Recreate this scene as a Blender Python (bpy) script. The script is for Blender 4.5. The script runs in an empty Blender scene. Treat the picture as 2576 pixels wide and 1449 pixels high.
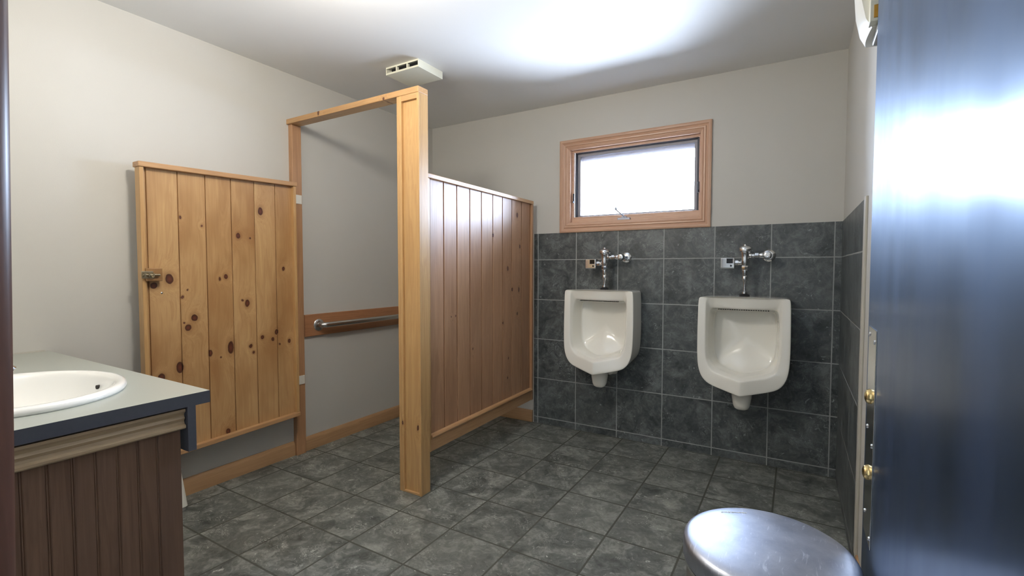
import bpy, bmesh, math, random
from mathutils import Vector, Matrix
random.seed(7)
SC = bpy.context.scene
COL = SC.collection
PI = math.pi

# ------------------------------------------------------------------ constants (metres)
XL, XR, YB, YF, ZC = -2.781, 0.2255, 3.296, 0.155, 2.44      # room faces
TXR, TYB = 0.2205, 3.289                                     # tile faces

# ------------------------------------------------------------------ node helpers
def srgb(r, g, b):
    f = lambda c: c / 12.92 if c <= .04045 else ((c + .055) / 1.055) ** 2.4
    return (f(r / 255), f(g / 255), f(b / 255), 1)

class NT:
    def __init__(self, name):
        self.m = bpy.data.materials.new(name); self.m.use_nodes = True
        self.t = self.m.node_tree; self.t.nodes.clear()
        self.out = self.n('ShaderNodeOutputMaterial')
        self.p = self.n('ShaderNodeBsdfPrincipled')
        self.l(self.p.outputs[0], self.out.inputs[0])
    def n(self, typ, **kw):
        nd = self.t.nodes.new(typ)
        for k, v in kw.items(): setattr(nd, k, v)
        return nd
    def l(self, a, b): self.t.links.new(a, b)
    def put(self, sock, v):
        if hasattr(v, 'is_linked') or hasattr(v, 'node'): self.l(v, sock)
        else: sock.default_value = v
    def math(self, op, a, b=0., c=0., clamp=False):
        nd = self.n('ShaderNodeMath', operation=op, use_clamp=clamp)
        for i, v in enumerate((a, b, c)): self.put(nd.inputs[i], v)
        return nd.outputs[0]
    def vmath(self, op, a, b=None):
        nd = self.n('ShaderNodeVectorMath', operation=op)
        self.put(nd.inputs[0], a)
        if b is not None: self.put(nd.inputs[1], b)
        return nd.outputs['Value'] if op in ('LENGTH', 'DISTANCE', 'DOT_PRODUCT') else nd.outputs[0]
    def mix(self, f, a, b, blend='MIX'):
        nd = self.n('ShaderNodeMix', data_type='RGBA', blend_type=blend)
        self.put(nd.inputs[0], f); self.put(nd.inputs[6], a); self.put(nd.inputs[7], b)
        return nd.outputs[2]
    def ramp(self, f, stops):
        nd = self.n('ShaderNodeValToRGB'); cr = nd.color_ramp
        while len(cr.elements) < len(stops): cr.elements.new(.5)
        for e, (p, c) in zip(cr.elements, stops):
            e.position = p; e.color = c if len(c) == 4 else (*c, 1)
        self.put(nd.inputs[0], f); return nd.outputs[0]
    def maprange(self, v, a, b, c=0., d=1., smooth=False):
        nd = self.n('ShaderNodeMapRange'); nd.interpolation_type = 'SMOOTHSTEP' if smooth else 'LINEAR'
        self.put(nd.inputs[0], v)
        for i, x in enumerate((a, b, c, d)): self.put(nd.inputs[1 + i], x)
        return nd.outputs[0]
    def noise(self, vec, scale, detail=4, rough=.55, dist=0., out=0):
        nd = self.n('ShaderNodeTexNoise'); self.put(nd.inputs['Vector'], vec)
        nd.inputs['Scale'].default_value = scale; nd.inputs['Detail'].default_value = detail
        nd.inputs['Roughness'].default_value = rough; nd.inputs['Distortion'].default_value = dist
        return nd.outputs[out]
    def obj(self): return self.n('ShaderNodeTexCoord').outputs['Object']
    def sep(self, v):
        nd = self.n('ShaderNodeSeparateXYZ'); self.put(nd.inputs[0], v); return nd.outputs
    def comb(self, x, y, z):
        nd = self.n('ShaderNodeCombineXYZ')
        for i, v in enumerate((x, y, z)): self.put(nd.inputs[i], v)
        return nd.outputs[0]
    def bump(self, h, strength=.2, dist=.002):
        nd = self.n('ShaderNodeBump'); nd.inputs['Strength'].default_value = strength
        nd.inputs['Distance'].default_value = dist; self.put(nd.inputs['Height'], h)
        self.l(nd.outputs[0], self.p.inputs['Normal'])
    def set(self, **kw):
        names = dict(color='Base Color', rough='Roughness', metal='Metallic', spec='Specular IOR Level', coat='Coat Weight',
                     coatr='Coat Roughness', aniso='Anisotropic')
        for k, v in kw.items(): self.put(self.p.inputs[names[k]], v)
        return self

def simple(name, col, rough=.5, metal=0., spec=.5, coat=0., noise=None):
    t = NT(name); t.set(rough=rough, metal=metal, spec=spec, coat=coat)
    if noise:
        sc, amt = noise
        f = t.noise(t.obj(), sc, 5)
        dk = tuple(c * (1 - amt) for c in col[:3]) + (1,); lt = tuple(min(1, c * (1 + amt)) for c in col[:3]) + (1,)
        t.set(color=t.mix(f, dk, lt))
    else: t.set(color=col)
    return t.m

def paint(name, col, bump=.12, scale=220, rough=.6):
    t = NT(name); v = t.obj()
    f = t.noise(v, 2.2, 3); c2 = tuple(c * .95 for c in col[:3]) + (1,)
    t.set(color=t.mix(f, col, c2), rough=rough, spec=.3)
    t.bump(t.noise(v, scale, 3), bump, .0015)
    return t.m

def wood(name, axis, light, dark, knots=(), kaxes=(1, 2), rough=.38, stain=None, seed=0., grain=1.0, coat=0.15, sat=.96, val=.88):
    """pine with long grain along AXIS; knots = (u, v, ru, rv) in the plane given by kaxes"""
    t = NT(name); v = t.obj()
    at = t.n('ShaderNodeAttribute', attribute_name='tone'); tone = at.outputs['Fac']
    sc = [9., 9., 9.]; sc[axis] = .55
    off = t.vmath('ADD', v, t.comb(t.math('MULTIPLY', tone, 7.3), t.math('MULTIPLY', tone, 3.1), t.math('ADD', t.math('MULTIPLY', tone, 5.7), seed)))
    s = t.sep(v)
    mask = None; ring = None
    if knots:
        nz = t.noise(v, 22, 2, out=1)
        nzs = t.sep(nz)
        ku = t.math('ADD', s[kaxes[0]], t.math('MULTIPLY', t.math('SUBTRACT', nzs[0], .5), .012))
        kv = t.math('ADD', s[kaxes[1]], t.math('MULTIPLY', t.math('SUBTRACT', nzs[1], .5), .014))
        for (u, w, ru, rv) in knots:
            d = t.vmath('LENGTH', t.comb(t.math('MULTIPLY', t.math('SUBTRACT', ku, u), 1 / ru), t.math('MULTIPLY', t.math('SUBTRACT', kv, w), 1 / rv), 0.))
            mask = d if mask is None else t.math('MINIMUM', mask, d)
        bend = t.math('EXPONENT', t.math('MULTIPLY', mask, -.55))
        off = t.vmath('ADD', off, t.comb(t.math('MULTIPLY', bend, .12), t.math('MULTIPLY', bend, .12), 0.))
    g1 = t.noise(t.vmath('MULTIPLY', off, tuple(sc)), 2.2 * grain, 4, .55, 1.2)
    fine = [70., 70., 70.]; fine[axis] = 1.6
    g2 = t.noise(t.vmath('MULTIPLY', off, tuple(fine)), 2.0, 3, .6)
    rings = t.math('FRACT', t.math('MULTIPLY', g1, 7.))
    rings = t.maprange(t.math('ABSOLUTE', t.math('SUBTRACT', rings, .5)), .0, .5)
    f = t.math('ADD', t.math('MULTIPLY', g1, .55), t.math('ADD', t.math('MULTIPLY', rings, .14), t.math('MULTIPLY', g2, .36)))
    f = t.math('ADD', f, t.math('MULTIPLY', t.math('SUBTRACT', tone, .5), .22))
    c = t.ramp(f, [(.28, light), (.82, dark)])
    if stain:
        sp = [3., 3., 3.]; sp[axis] = 1.3
        c = t.mix(t.maprange(t.noise(t.vmath('MULTIPLY', off, tuple(sp)), 1.4, 3), .45, .75), c, stain)
    if knots:
        kn = t.maprange(mask, .85, 1.08, 1., 0., True)
        halo = t.maprange(mask, 1.0, 2.3, .4, 0., True)
        kcol = t.mix(t.maprange(mask, .0, 1.), srgb(118, 62, 40), srgb(60, 30, 20))
        c = t.mix(halo, c, srgb(140, 92, 50)); c = t.mix(kn, c, kcol)
    hs = t.n('ShaderNodeHueSaturation'); hs.inputs['Saturation'].default_value = sat; hs.inputs['Value'].default_value = val; t.l(c, hs.inputs['Color']); c = hs.outputs[0]
    t.set(color=c, rough=t.maprange(g2, .2, .8, rough - .05, rough + .08), spec=.5, coat=coat, coatr=.3)
    t.bump(t.math('ADD', t.math('MULTIPLY', g2, .5), t.math('MULTIPLY', rings, .3)), .08, .001)
    return t.m

def tiles(name, ua, va, u0, v0, pu, pv, grout, dark, mid, light, hw=.0032, vmax=None, rough=.42):
    """slate-look tiles on a grid, grout lines sunk by bump"""
    t = NT(name); v = t.obj(); s = t.sep(v)
    def cell(a, o, p):
        q = t.math('MULTIPLY', t.math('SUBTRACT', s[a], o), 1 / p)
        fl = t.math('FLOOR', q); fr = t.math('SUBTRACT', q, fl)
        d = t.math('MULTIPLY', t.math('MINIMUM', fr, t.math('SUBTRACT', 1., fr)), p)
        return fl, d
    fu, du = cell(ua, u0, pu); fv, dv = cell(va, v0, pv)
    if vmax is not None:
        pass
    wob = t.math('MULTIPLY', t.math('SUBTRACT', t.noise(v, 60, 2), .5), .0016)
    d = t.math('ADD', t.math('MINIMUM', du, dv), wob)
    gm = t.maprange(d, hw * .75, hw * 1.25, 1., 0., True)
    wn = t.n('ShaderNodeTexWhiteNoise', noise_dimensions='2D'); t.put(wn.inputs['Vector'], t.comb(fu, fv, 0.))
    loc = t.vmath('ADD', v, t.vmath('MULTIPLY', wn.outputs['Color'], (5., 5., 5.)))
    warp = t.vmath('ADD', loc, t.vmath('MULTIPLY', t.noise(loc, 7, 3, out=1), (.12, .12, .12)))
    n1 = t.noise(warp, 7.5, 8, .68, .6)
    n2 = t.noise(warp, 30, 6, .7, .8)
    f = t.math('ADD', t.math('MULTIPLY', n1, .6), t.math('MULTIPLY', n2, .4))
    c = t.ramp(f, [(.38, dark), (.50, mid), (.63, light)])
    n3 = t.noise(t.vmath('MULTIPLY', warp, (1., 1.6, 1.)), 16, 5, .6, 1.6)
    veins = t.maprange(t.math('ABSOLUTE', t.math('SUBTRACT', n3, .5)), .0, .012, 1., 0.)
    veins = t.math('MULTIPLY', veins, t.maprange(t.noise(loc, 9, 3), .5, .66))
    fleck = t.math('MULTIPLY', t.maprange(t.noise(warp, 42, 4, .6), .66, .74), .8)
    hi = tuple(min(1, x * 3.2) for x in light[:3]) + (1,)
    c = t.mix(t.math('MULTIPLY', t.math('MAXIMUM', veins, fleck), .72), c, hi)
    pits = t.maprange(t.noise(warp, 75, 3, .6), .69, .74)
    c = t.mix(t.math('MULTIPLY', pits, .7), c, tuple(x * .3 for x in dark[:3]) + (1,))
    c = t.mix(t.math('MULTIPLY', t.math('SUBTRACT', wn.outputs['Value'], .5), .3), c, light)
    gc = t.mix(t.noise(v, 9, 3), tuple(x * .75 for x in grout[:3]) + (1,), tuple(min(1, x * 1.2) for x in grout[:3]) + (1,))
    c = t.mix(gm, c, gc)
    t.set(color=c, rough=t.maprange(t.math('ADD', gm, t.math('MULTIPLY', n2, .35)), 0., 1., rough - .08, rough + .32), spec=.5)
    t.bump(t.math('ADD', t.math('MULTIPLY', t.math('SUBTRACT', 1., gm), 1.), t.math('MULTIPLY', n2, .35)), .35, .0025)
    return t.m

def chrome(name, col=(.78, .79, .8, 1), rough=.08):
    t = NT(name); t.set(color=col, metal=1., rough=rough); return t.m

# ------------------------------------------------------------------ materials
M = {}
M['wall'] = paint('wall_paint', srgb(197, 195, 189))
M['ceil'] = paint('ceiling_paint', srgb(230, 230, 229), .08, 160)
M['hall'] = paint('hall_paint', srgb(150, 144, 134))
G_W = srgb(150, 153, 152); G_F = srgb(76, 78, 70)
TD, TM, TL_ = srgb(44, 49, 51), srgb(74, 79, 80), srgb(108, 113, 114)
FD, FM, FL_ = srgb(60, 63, 61), srgb(98, 101, 97), srgb(146, 148, 142)
M['tile_floor'] = tiles('slate_floor_tiles', 0, 1, -1.679, 1.41, .3203, .3115, G_F, FD, FM, FL_, .0042, rough=.46)
M['tile_back'] = tiles('slate_wall_tiles', 0, 2, -1.7218, .0502, .3178, .3072, G_W, TD, TM, TL_, .0030, rough=.40)
M['tile_right'] = tiles('slate_side_tiles', 1, 2, 2.63, .0502, .34, .3072, G_W, TD, TM, TL_, .0030, rough=.40)
LT, DK = srgb(208, 168, 114), srgb(172, 126, 76)
DOORK = [(1.279, .955, .017, .019), (1.248, .906, .016, .018), (1.23, .935, .005, .005), (1.353, .757, .010, .018), (1.46, .773, .017, .036),
         (1.406, .729, .005, .005), (1.205, .708, .016, .030), (1.123, .673, .015, .018), (1.558, 1.013, .014, .021), (1.644, .807, .011, .012),
         (1.732, .829, .013, .018), (1.708, .788, .009, .011), (1.815, .763, .010, .014), (1.573, .766, .009, .010), (1.589, .727, .006, .008),
         (1.436, .311, .012, .018), (1.751, .751, .006, .007), (1.647, 1.543, .016, .021), (1.514, 1.393, .012, .016), (1.582, 1.381, .006, .006),
         (1.168, 1.158, .018, .026), (1.41, 1.154, .006, .009), (1.443, 1.166, .010, .013), (1.532, 1.032, .006, .007), (1.785, 1.208, .009, .012),
         (1.326, 1.435, .005, .006), (1.101, 1.128, .016, .016), (1.224, 1.469, .005, .008), (1.705, 1.723, .02, .012), (1.79, 1.73, .012, .008),
         (1.225, 1.065, .007, .008), (1.25, 1.10, .004, .005)]
M['pine_door'] = wood('pine_door_planks', 2, LT, DK, DOORK, (1, 2), .36, stain=srgb(160, 112, 64))
PARTK = [(2.987, 1.596, .012, .018), (3.025, 1.373, .010, .015), (2.852, 1.211, .011, .017), (2.661, 1.433, .007, .012), (2.919, 1.064, .007, .014),
         (3.012, 1.058, .010, .017), (2.991, .884, .009, .012), (2.79, .838, .006, .009), (2.862, .58, .006, .009), (2.85, .443, .006, .009),
         (2.20, .93, .004, .006), (2.24, .93, .004, .006), (2.42, .71, .005, .007)]
M['pine_part'] = wood('pine_partition_planks', 2, srgb(190, 146, 108), srgb(152, 108, 76), PARTK, (1, 2), .40, seed=2., coat=.06)
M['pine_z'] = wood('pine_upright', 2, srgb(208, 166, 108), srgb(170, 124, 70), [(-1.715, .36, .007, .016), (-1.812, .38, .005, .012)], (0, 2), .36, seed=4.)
M['pine_z_dark'] = wood('pine_upright_shade_in_colour', 2, srgb(190, 144, 102), srgb(150, 106, 70), seed=6.)  # darker copy of the upright pine, the post's shade put into its colour
M['pine_y'] = wood('pine_rail', 1, srgb(198, 154, 106), srgb(160, 114, 72), seed=3.)
M['pine_x'] = wood('pine_header', 0, srgb(204, 160, 106), srgb(166, 120, 72), [(-2.47, 2.140, .007, .014), (-1.93, 2.125, .006, .008)], (0, 2), seed=5.)
M['base_y'] = wood('oak_baseboard', 1, srgb(192, 152, 108), srgb(152, 112, 74), seed=8., rough=.45)
M['base_x'] = wood('oak_baseboard_across', 0, srgb(192, 152, 108), srgb(152, 112, 74), seed=9., rough=.45)
M['board'] = wood('stained_backing_board', 1, srgb(180, 126, 84), srgb(142, 94, 60), seed=10.)
WL, WD = srgb(212, 172, 144), srgb(180, 134, 106)
M['win_x'] = wood('fir_casing_across', 0, WL, WD, seed=11., rough=.4)
M['win_z'] = wood('fir_casing_upright', 2, WL, WD, seed=12., rough=.4)
M['bead'] = wood('brown_beadboard', 2, srgb(126, 94, 70), srgb(88, 61, 44), seed=13., rough=.5, coat=0., stain=srgb(108, 80, 62))
M['mould'] = wood('tan_moulding', 1, srgb(180, 156, 122), srgb(136, 110, 80), seed=14., rough=.45)
M['dark_jamb'] = wood('dark_stained_casing', 2, srgb(104, 68, 54), srgb(66, 38, 28), seed=15., rough=.3, coat=.3)
M['block'] = wood('worn_block', 1, srgb(176, 132, 80), srgb(128, 88, 50), seed=16., stain=srgb(110, 76, 44))
M['lam_top'] = simple('grey_laminate', srgb(164, 168, 160), .32, noise=(300, .05))
M['lam_edge'] = simple('slate_blue_laminate_edge', srgb(72, 74, 82), .4, noise=(120, .12))
M['china'] = simple('white_vitreous_china', srgb(242, 240, 231), .12, coat=.6)
M['sinkw'] = simple('white_enamel', srgb(244, 243, 238), .12, coat=.5)
M['hole'] = simple('dark_opening', srgb(38, 34, 30), .7)
M['chrome'] = chrome('polished_chrome')
M['steel'] = chrome('brushed_steel', (.58, .56, .53, 1), .26)
M['plate'] = simple('plain_steel_plate', (.62, .60, .56, 1), .16, 1.)
M['dullmetal'] = simple('dull_zinc', (.34, .36, .42, 1), .45, .8)
M['rubber'] = simple('black_rubber', srgb(26, 26, 28), .6)
M['lens'] = simple('black_sensor_lens', srgb(14, 15, 18), .08)
M['brass'] = chrome('worn_brass', (.78, .58, .26, 1), .2)
M['oldbrass'] = chrome('tarnished_brass', (.42, .36, .25, 1), .35)
M['white'] = simple('white_plastic', srgb(232, 230, 220), .3)
M['vent'] = simple('ivory_plastic', srgb(232, 231, 214), .4)
M['hingew'] = simple('white_painted_hinge', srgb(226, 224, 214), .4)
M['trimw'] = simple('beige_tile_edge', srgb(188, 184, 174), .45, noise=(30, .02))
M['gasket'] = simple('dark_window_gasket', srgb(46, 48, 60), .5)
M['alu'] = simple('grey_window_frame', srgb(150, 148, 156), .45)
M['amber'] = simple('amber_label', srgb(200, 150, 50), .4)
M['grey_pl'] = simple('grey_plastic', srgb(150, 150, 146), .4)

def lid_mat():
    t = NT('scuffed_steel_lid'); v = t.obj()
    sm = t.noise(v, 6, 5, .6)
    sv = t.vmath('MULTIPLY', v, (1.2, 1., 1.))
    scr = t.noise(t.vmath('MULTIPLY', t.vmath('ADD', v, t.vmath('MULTIPLY', t.noise(v, 8, 2, out=1), (.05, .05, .05))), (150., 16., 20.)), 1.5, 3, .7)
    sc2 = t.maprange(scr, .60, .70); blot = t.maprange(t.noise(v, 14, 5, .65), .35, .7)
    t.set(color=t.mix(t.math('MULTIPLY', sc2, .35), t.mix(blot, (.34, .36, .43, 1), (.46, .48, .54, 1)), (.90, .91, .93, 1)), metal=1.,
          rough=t.math('ADD', t.maprange(sm, .3, .7, .36, .48), t.math('MULTIPLY', sc2, .2)))
    return t.m
M['lid'] = lid_mat()

def door_mat():
    t = NT('glossy_blue_black_door'); v = t.obj()
    st = t.noise(t.vmath('MULTIPLY', v, (1., 9., .6)), 1.4, 2, .5)
    sm = t.noise(v, 3.0, 3, .6, .4)
    c = t.mix(t.maprange(st, .3, .7), srgb(12, 15, 24), srgb(24, 31, 52))
    t.set(color=c, rough=t.math('ADD', t.maprange(st, .3, .7, .38, .47), t.maprange(sm, .4, .7, 0., .06)), spec=1., coat=.35, coatr=.2)
    t.p.inputs['Specular Tint'].default_value = (.44, .67, 1., 1)
    t.p.inputs['Coat Tint'].default_value = (.6, .78, 1., 1)
    t.bump(st, .03, .006)
    return t.m
M['door'] = door_mat()

def glass_mat():
    t = NT('window_glass')
    tr = t.n('ShaderNodeBsdfTransparent'); gl = t.n('ShaderNodeBsdfGlossy'); gl.inputs['Roughness'].default_value = .02
    fr = t.n('ShaderNodeFresnel'); mx = t.n('ShaderNodeMixShader')
    t.l(fr.outputs[0], mx.inputs[0]); t.l(tr.outputs[0], mx.inputs[1]); t.l(gl.outputs[0], mx.inputs[2]); t.l(mx.outputs[0], t.out.inputs[0])
    return t.m
M['glass'] = glass_mat()
def emit(name, col, s):
    t = NT(name); e = t.n('ShaderNodeEmission'); e.inputs[0].default_value = col; e.inputs[1].default_value = s
    t.l(e.outputs[0], t.out.inputs[0]); return t.m
M['lamp'] = emit('warm_lamp_glass', (1., .93, .82, 1), 125.)
M['lamp2'] = emit('warm_vanity_globe', (1., .93, .82, 1), 20.)

# ------------------------------------------------------------------ mesh helpers
def box(bm, x0, x1, y0, y1, z0, z1):
    vs = [bm.verts.new((x, y, z)) for x in (x0, x1) for y in (y0, y1) for z in (z0, z1)]
    for f in ((0, 1, 3, 2), (4, 6, 7, 5), (0, 4, 5, 1), (2, 3, 7, 6), (0, 2, 6, 4), (1, 5, 7, 3)):
        bm.faces.new([vs[i] for i in f])
    return vs
def bmbox(*a):
    bm = bmesh.new(); box(bm, *a); return bm
def ring(bm, pts): return [bm.verts.new(p) for p in pts]
def bridge(bm, a, b, close=True):
    n = len(a); fs = []
    for i in range(n if close else n - 1):
        j = (i + 1) % n
        fs.append(bm.faces.new((a[i], a[j], b[j], b[i])))
    return fs
def cap(bm, r, flip=False):
    return bm.faces.new(r[::-1] if flip else r)
def lathe(bm, prof, c=(0, 0, 0), axis='z', seg=32, cap0=True, cap1=True):
    """prof: list of (radius, height) along AXIS"""
    R = []
    for r, h in prof:
        pts = []
        for i in range(seg):
            a = 2 * PI * i / seg; u, w = r * math.cos(a), r * math.sin(a)
            p = {'z': (u, w, h), 'y': (u, h, w), 'x': (h, u, w)}[axis]
            pts.append((c[0] + p[0], c[1] + p[1], c[2] + p[2]))
        R.append(ring(bm, pts))
    for a, b in zip(R, R[1:]): bridge(bm, a, b)
    if cap0: cap(bm, R[0], True)
    if cap1: cap(bm, R[-1])
def tube(bm, pts, r, seg=20, radii=None):
    P = [Vector(p) for p in pts]; prev = None; R = []
    for i, p in enumerate(P):
        d = (P[min(i + 1, len(P) - 1)] - P[max(i - 1, 0)]).normalized()
        if prev is None:
            up = Vector((0, 0, 1)) if abs(d.z) < .9 else Vector((1, 0, 0)); a = d.cross(up).normalized()
        else: a = (prev - d * prev.dot(d)).normalized()
        b = d.cross(a); prev = a; rr = radii[i] if radii else r
        R.append(ring(bm, [p + a * (rr * math.cos(t)) + b * (rr * math.sin(t)) for t in [2 * PI * k / seg for k in range(seg)]]))
    for u, v in zip(R, R[1:]): bridge(bm, u, v)
    cap(bm, R[0], True); cap(bm, R[-1])
def extrude_profile(bm, prof, a0, a1, f):
    """closed profile (u,v) swept along a from a0 to a1; f(u,v,a)->xyz"""
    A = ring(bm, [f(u, v, a0) for u, v in prof]); B = ring(bm, [f(u, v, a1) for u, v in prof])
    bridge(bm, A, B); cap(bm, A, True); cap(bm, B)

def obj(name, bm, mat, parent=None, smooth=False, bevel=0., sub=0, segs=2, world=True):
    bmesh.ops.recalc_face_normals(bm, faces=bm.faces)
    me = bpy.data.meshes.new(name); bm.to_mesh(me); bm.free()
    o = bpy.data.objects.new(name, me); COL.objects.link(o)
    for m in (mat if isinstance(mat, (list, tuple)) else [mat]): me.materials.append(m)
    if parent:
        o.parent = parent
        if world: o.matrix_parent_inverse = parent_matrix(parent).inverted()
    if bevel:
        b = o.modifiers.new('bevel', 'BEVEL'); b.width = bevel; b.segments = segs; b.limit_method = 'ANGLE'; b.angle_limit = math.radians(40)
        if hasattr(b, 'harden_normals'): b.harden_normals = False
    if sub:
        s = o.modifiers.new('subdivision', 'SUBSURF'); s.levels = sub; s.render_levels = sub
    if smooth:
        for p in me.polygons: p.use_smooth = True
        if not sub:
            me.set_sharp_from_angle(angle=math.radians(35))
    return o
def parent_matrix(p):
    m = Matrix.Translation(p.location)
    if p.parent: m = parent_matrix(p.parent) @ p.matrix_parent_inverse @ m
    return m
def tag(o, label, cat, group=None):
    o['label'] = label; o['category'] = cat
    if group: o['group'] = group
    return o
def thing(name, label, cat, loc=(0, 0, 0), group=None):
    o = bpy.data.objects.new(name, None); COL.objects.link(o); o.location = loc; o.empty_display_size = .05
    return tag(o, label, cat, group)
def struct(name, bm, mat, label=None, **k):
    o = obj(name, bm, mat, **k)
    if not k.get('parent'):
        o['kind'] = 'structure'; o['label'] = label or name.replace('_', ' ')
    return o

# ------------------------------------------------------------------ room shell
struct('floor', bmbox(XL - .1, .9, -1.2, YB + .12, -.1, 0), M['tile_floor'], 'grey slate look square floor tiles with dark grout')
struct('ceiling', bmbox(XL - .1, .9, -1.2, YB + .12, ZC, ZC + .1), M['ceil'], 'flat white painted ceiling')
struct('wall_left', bmbox(XL - .12, XL, YF - .125, YB + .12, 0, ZC), M['wall'], 'grey beige painted wall behind the open stall door')
struct('wall_right', bmbox(XR, XR + .12, YF - .125, YB + .12, 0, ZC), M['wall'], 'painted wall at the right behind the dark door')
# back wall with the window opening
WX0, WX1, WZ0, WZ1 = -1.468, -.533, 1.545, 2.098
bm = bmesh.new()
box(bm, XL, WX0, YB, YB + .12, 0, ZC); box(bm, WX1, XR, YB, YB + .12, 0, ZC)
box(bm, WX0, WX1, YB, YB + .12, 0, WZ0); box(bm, WX0, WX1, YB, YB + .12, WZ1, ZC)
struct('wall_back', bm, M['wall'], 'painted back wall with the window and urinals')
# front wall with the doorway the picture is taken through
bm = bmesh.new()
DX0, DX1, DZ = -.790, .145, 2.06
box(bm, XL, DX0, YF - .125, YF, 0, ZC); box(bm, DX1, XR, YF - .125, YF, 0, ZC); box(bm, DX0, DX1, YF - .125, YF, DZ, ZC)
struct('wall_front', bm, M['wall'], 'painted wall around the doorway')
# corridor behind the doorway
bm = bmesh.new()
box(bm, XL - .1, .9, -1.3, -1.2, 0, ZC); box(bm, XL - .1, XL, -1.2, YF - .125, 0, ZC); box(bm, .8, .9, -1.2, YF - .125, 0, ZC)
struct('wall_corridor', bm, M['hall'], 'corridor walls outside the doorway')
# wainscot tiles
bm = bmesh.new(); box(bm, -1.757, TXR, TYB, YB, 0, 1.480)
struct('trim_1', bm, M['tile_back'], 'dark slate tiled wainscot on the back wall behind the urinals')
bm = bmesh.new(); box(bm, TXR, XR, 2.262, TYB, 0, 1.480)
struct('trim_2', bm, M['tile_right'], 'dark slate tiled wainscot on the right side wall')
bm = bmesh.new(); box(bm, TXR - .004, XR, 2.215, 2.262, .10, 1.484)
struct('trim_3', bm, M['trimw'], 'beige vertical strip ending the side wall tiles', bevel=.002)
bm = bmesh.new(); box(bm, -1.762, -1.757, TYB - .001, YB, 0, 1.482)
struct('trim_5', bm, M['trimw'], 'thin pale edge ending the back wall tiles beside the partition')
# baseboards: small moulded profile
BP = [(0, 0), (.016, 0), (.016, .066), (.013, .078), (.008, .086), (.006, .092), (0, .092)]
bm = bmesh.new()
extrude_profile(bm, BP, .72, 1.898, lambda u, v, a: (XL + u, a, v)); extrude_profile(bm, BP, 1.970, YB, lambda u, v, a: (XL + u, a, v))
struct('baseboard_left', bm, M['base_y'], 'honey wood baseboard along the left wall', smooth=True)
bm = bmesh.new(); extrude_profile(bm, BP, XL + .016, -1.770, lambda u, v, a: (a, YB - u, v))
struct('baseboard_back', bm, M['base_x'], 'short wood baseboard under the partition at the back wall', smooth=True)
bm = bmesh.new(); extrude_profile(bm, [(u, v * 1.25) for u, v in BP], .30, 2.21, lambda u, v, a: (XR - u, a, v))
struct('baseboard_right', bm, M['base_y'], 'wood baseboard end behind the dark door', smooth=True)
# dark stained door casing of the doorway (left side in view); slightly out of plumb
bm = bmesh.new()
prof = [(-.895, .155), (-.895, .170), (-.872, .176), (-.862, .170), (-.845, .170), (-.838, .178), (-.815, .180), (-.806, .172), (-.796, .176),
        (-.784, .182), (-.776, .176), (-.772, .164), (-.779, .159), (-.780, .154), (-.772, .149), (-.771, .140), (-.779, .136), (-.779, .131), (-.772, .127), (-.775, .120), (-.782, .112), (-.775, .104), (-.775, .03), (-.790, .03), (-.790, .155)]
R0 = ring(bm, [(x, y - .0270, 0) for x, y in prof]); R1 = ring(bm, [(x, y + .0155, DZ + .06) for x, y in prof])
bridge(bm, R0, R1); cap(bm, R0, True); cap(bm, R1)
struct('trim_4', bm, M['dark_jamb'], 'dark brown stained door casing at the left edge', smooth=True)

# ------------------------------------------------------------------ window
win = thing('window_1', 'wood framed awning window above the urinals', 'window', ((-1.0), YB, 1.82))
win['kind'] = 'structure'
CP = [(0, 0), (0, .017), (.008, .021), (.018, .020), (.023, .014), (.032, .011), (.038, .018), (.045, .017), (.049, .012), (.054, .015), (.064, .011), (.070, .004), (.070, 0)]   # (inwards, proud)
OX0, OX1, OZ0, OZ1 = -1.537, -.478, 1.479, 2.160
def casing(side):
    bm = bmesh.new()
    R = []
    for e in (0, 1):
        pts = []
        for u, w in CP:
            if side in 'TB':
                x = OX0 + u if e == 0 else OX1 - u; z = OZ1 - u if side == 'T' else OZ0 + u
            else:
                z = OZ0 + u if e == 0 else OZ1 - u; x = OX0 + u if side == 'L' else OX1 - u
            pts.append((x, YB - w, z))
        R.append(ring(bm, pts))
    bridge(bm, R[0], R[1], True); cap(bm, R[0], True); cap(bm, R[1])
    return bm
for s in 'TBLR':
    obj('casing', casing(s), M['win_x'] if s in 'TB' else M['win_z'], win, smooth=True)
# jamb liners and inner stops
bm = bmesh.new()
def frame(bm, x0, x1, z0, z1, w, y0, y1, wb=None):
    wb = w if wb is None else wb
    box(bm, x0, x1, y0, y1, z1 - w, z1); box(bm, x0, x1, y0, y1, z0, z0 + wb)
    box(bm, x0, x0 + w, y0, y1, z0 + wb, z1 - w); box(bm, x1 - w, x1, y0, y1, z0 + wb, z1 - w)
frame(bm, WX0, WX1, WZ0, WZ1, .010, YB - .004, YB + .118)
obj('jamb_liner', bm, M['win_x'], win, bevel=.0015)
bm = bmesh.new(); frame(bm, WX0 + .010, WX1 - .010, WZ0 + .010, WZ1 - .010, .016, YB + .028, YB + .05, .040)
obj('stop', bm, M['win_x'], win, bevel=.003)
bm = bmesh.new(); frame(bm, WX0 + .028, WX1 - .028, WZ0 + .042, WZ1 - .018, .013, YB + .045, YB + .085, .010)
obj('gasket', bm, M['gasket'], win, bevel=.002)
bm = bmesh.new(); frame(bm, WX0 + .040, WX1 - .040, WZ0 + .052, WZ1 - .030, .022, YB + .07, YB + .115, .012); box(bm, WX0 + .06, WX1 - .06, YB + .095, YB + .115, WZ1 - .082, WZ1 - .05)
obj('sash', bm, M['alu'], win, bevel=.002)
bm = bmesh.new(); box(bm, WX0 + .054, WX1 - .054, YB + .085, YB + .091, WZ0 + .062, WZ1 - .048)
obj('pane', bm, M['glass'], win)
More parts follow.
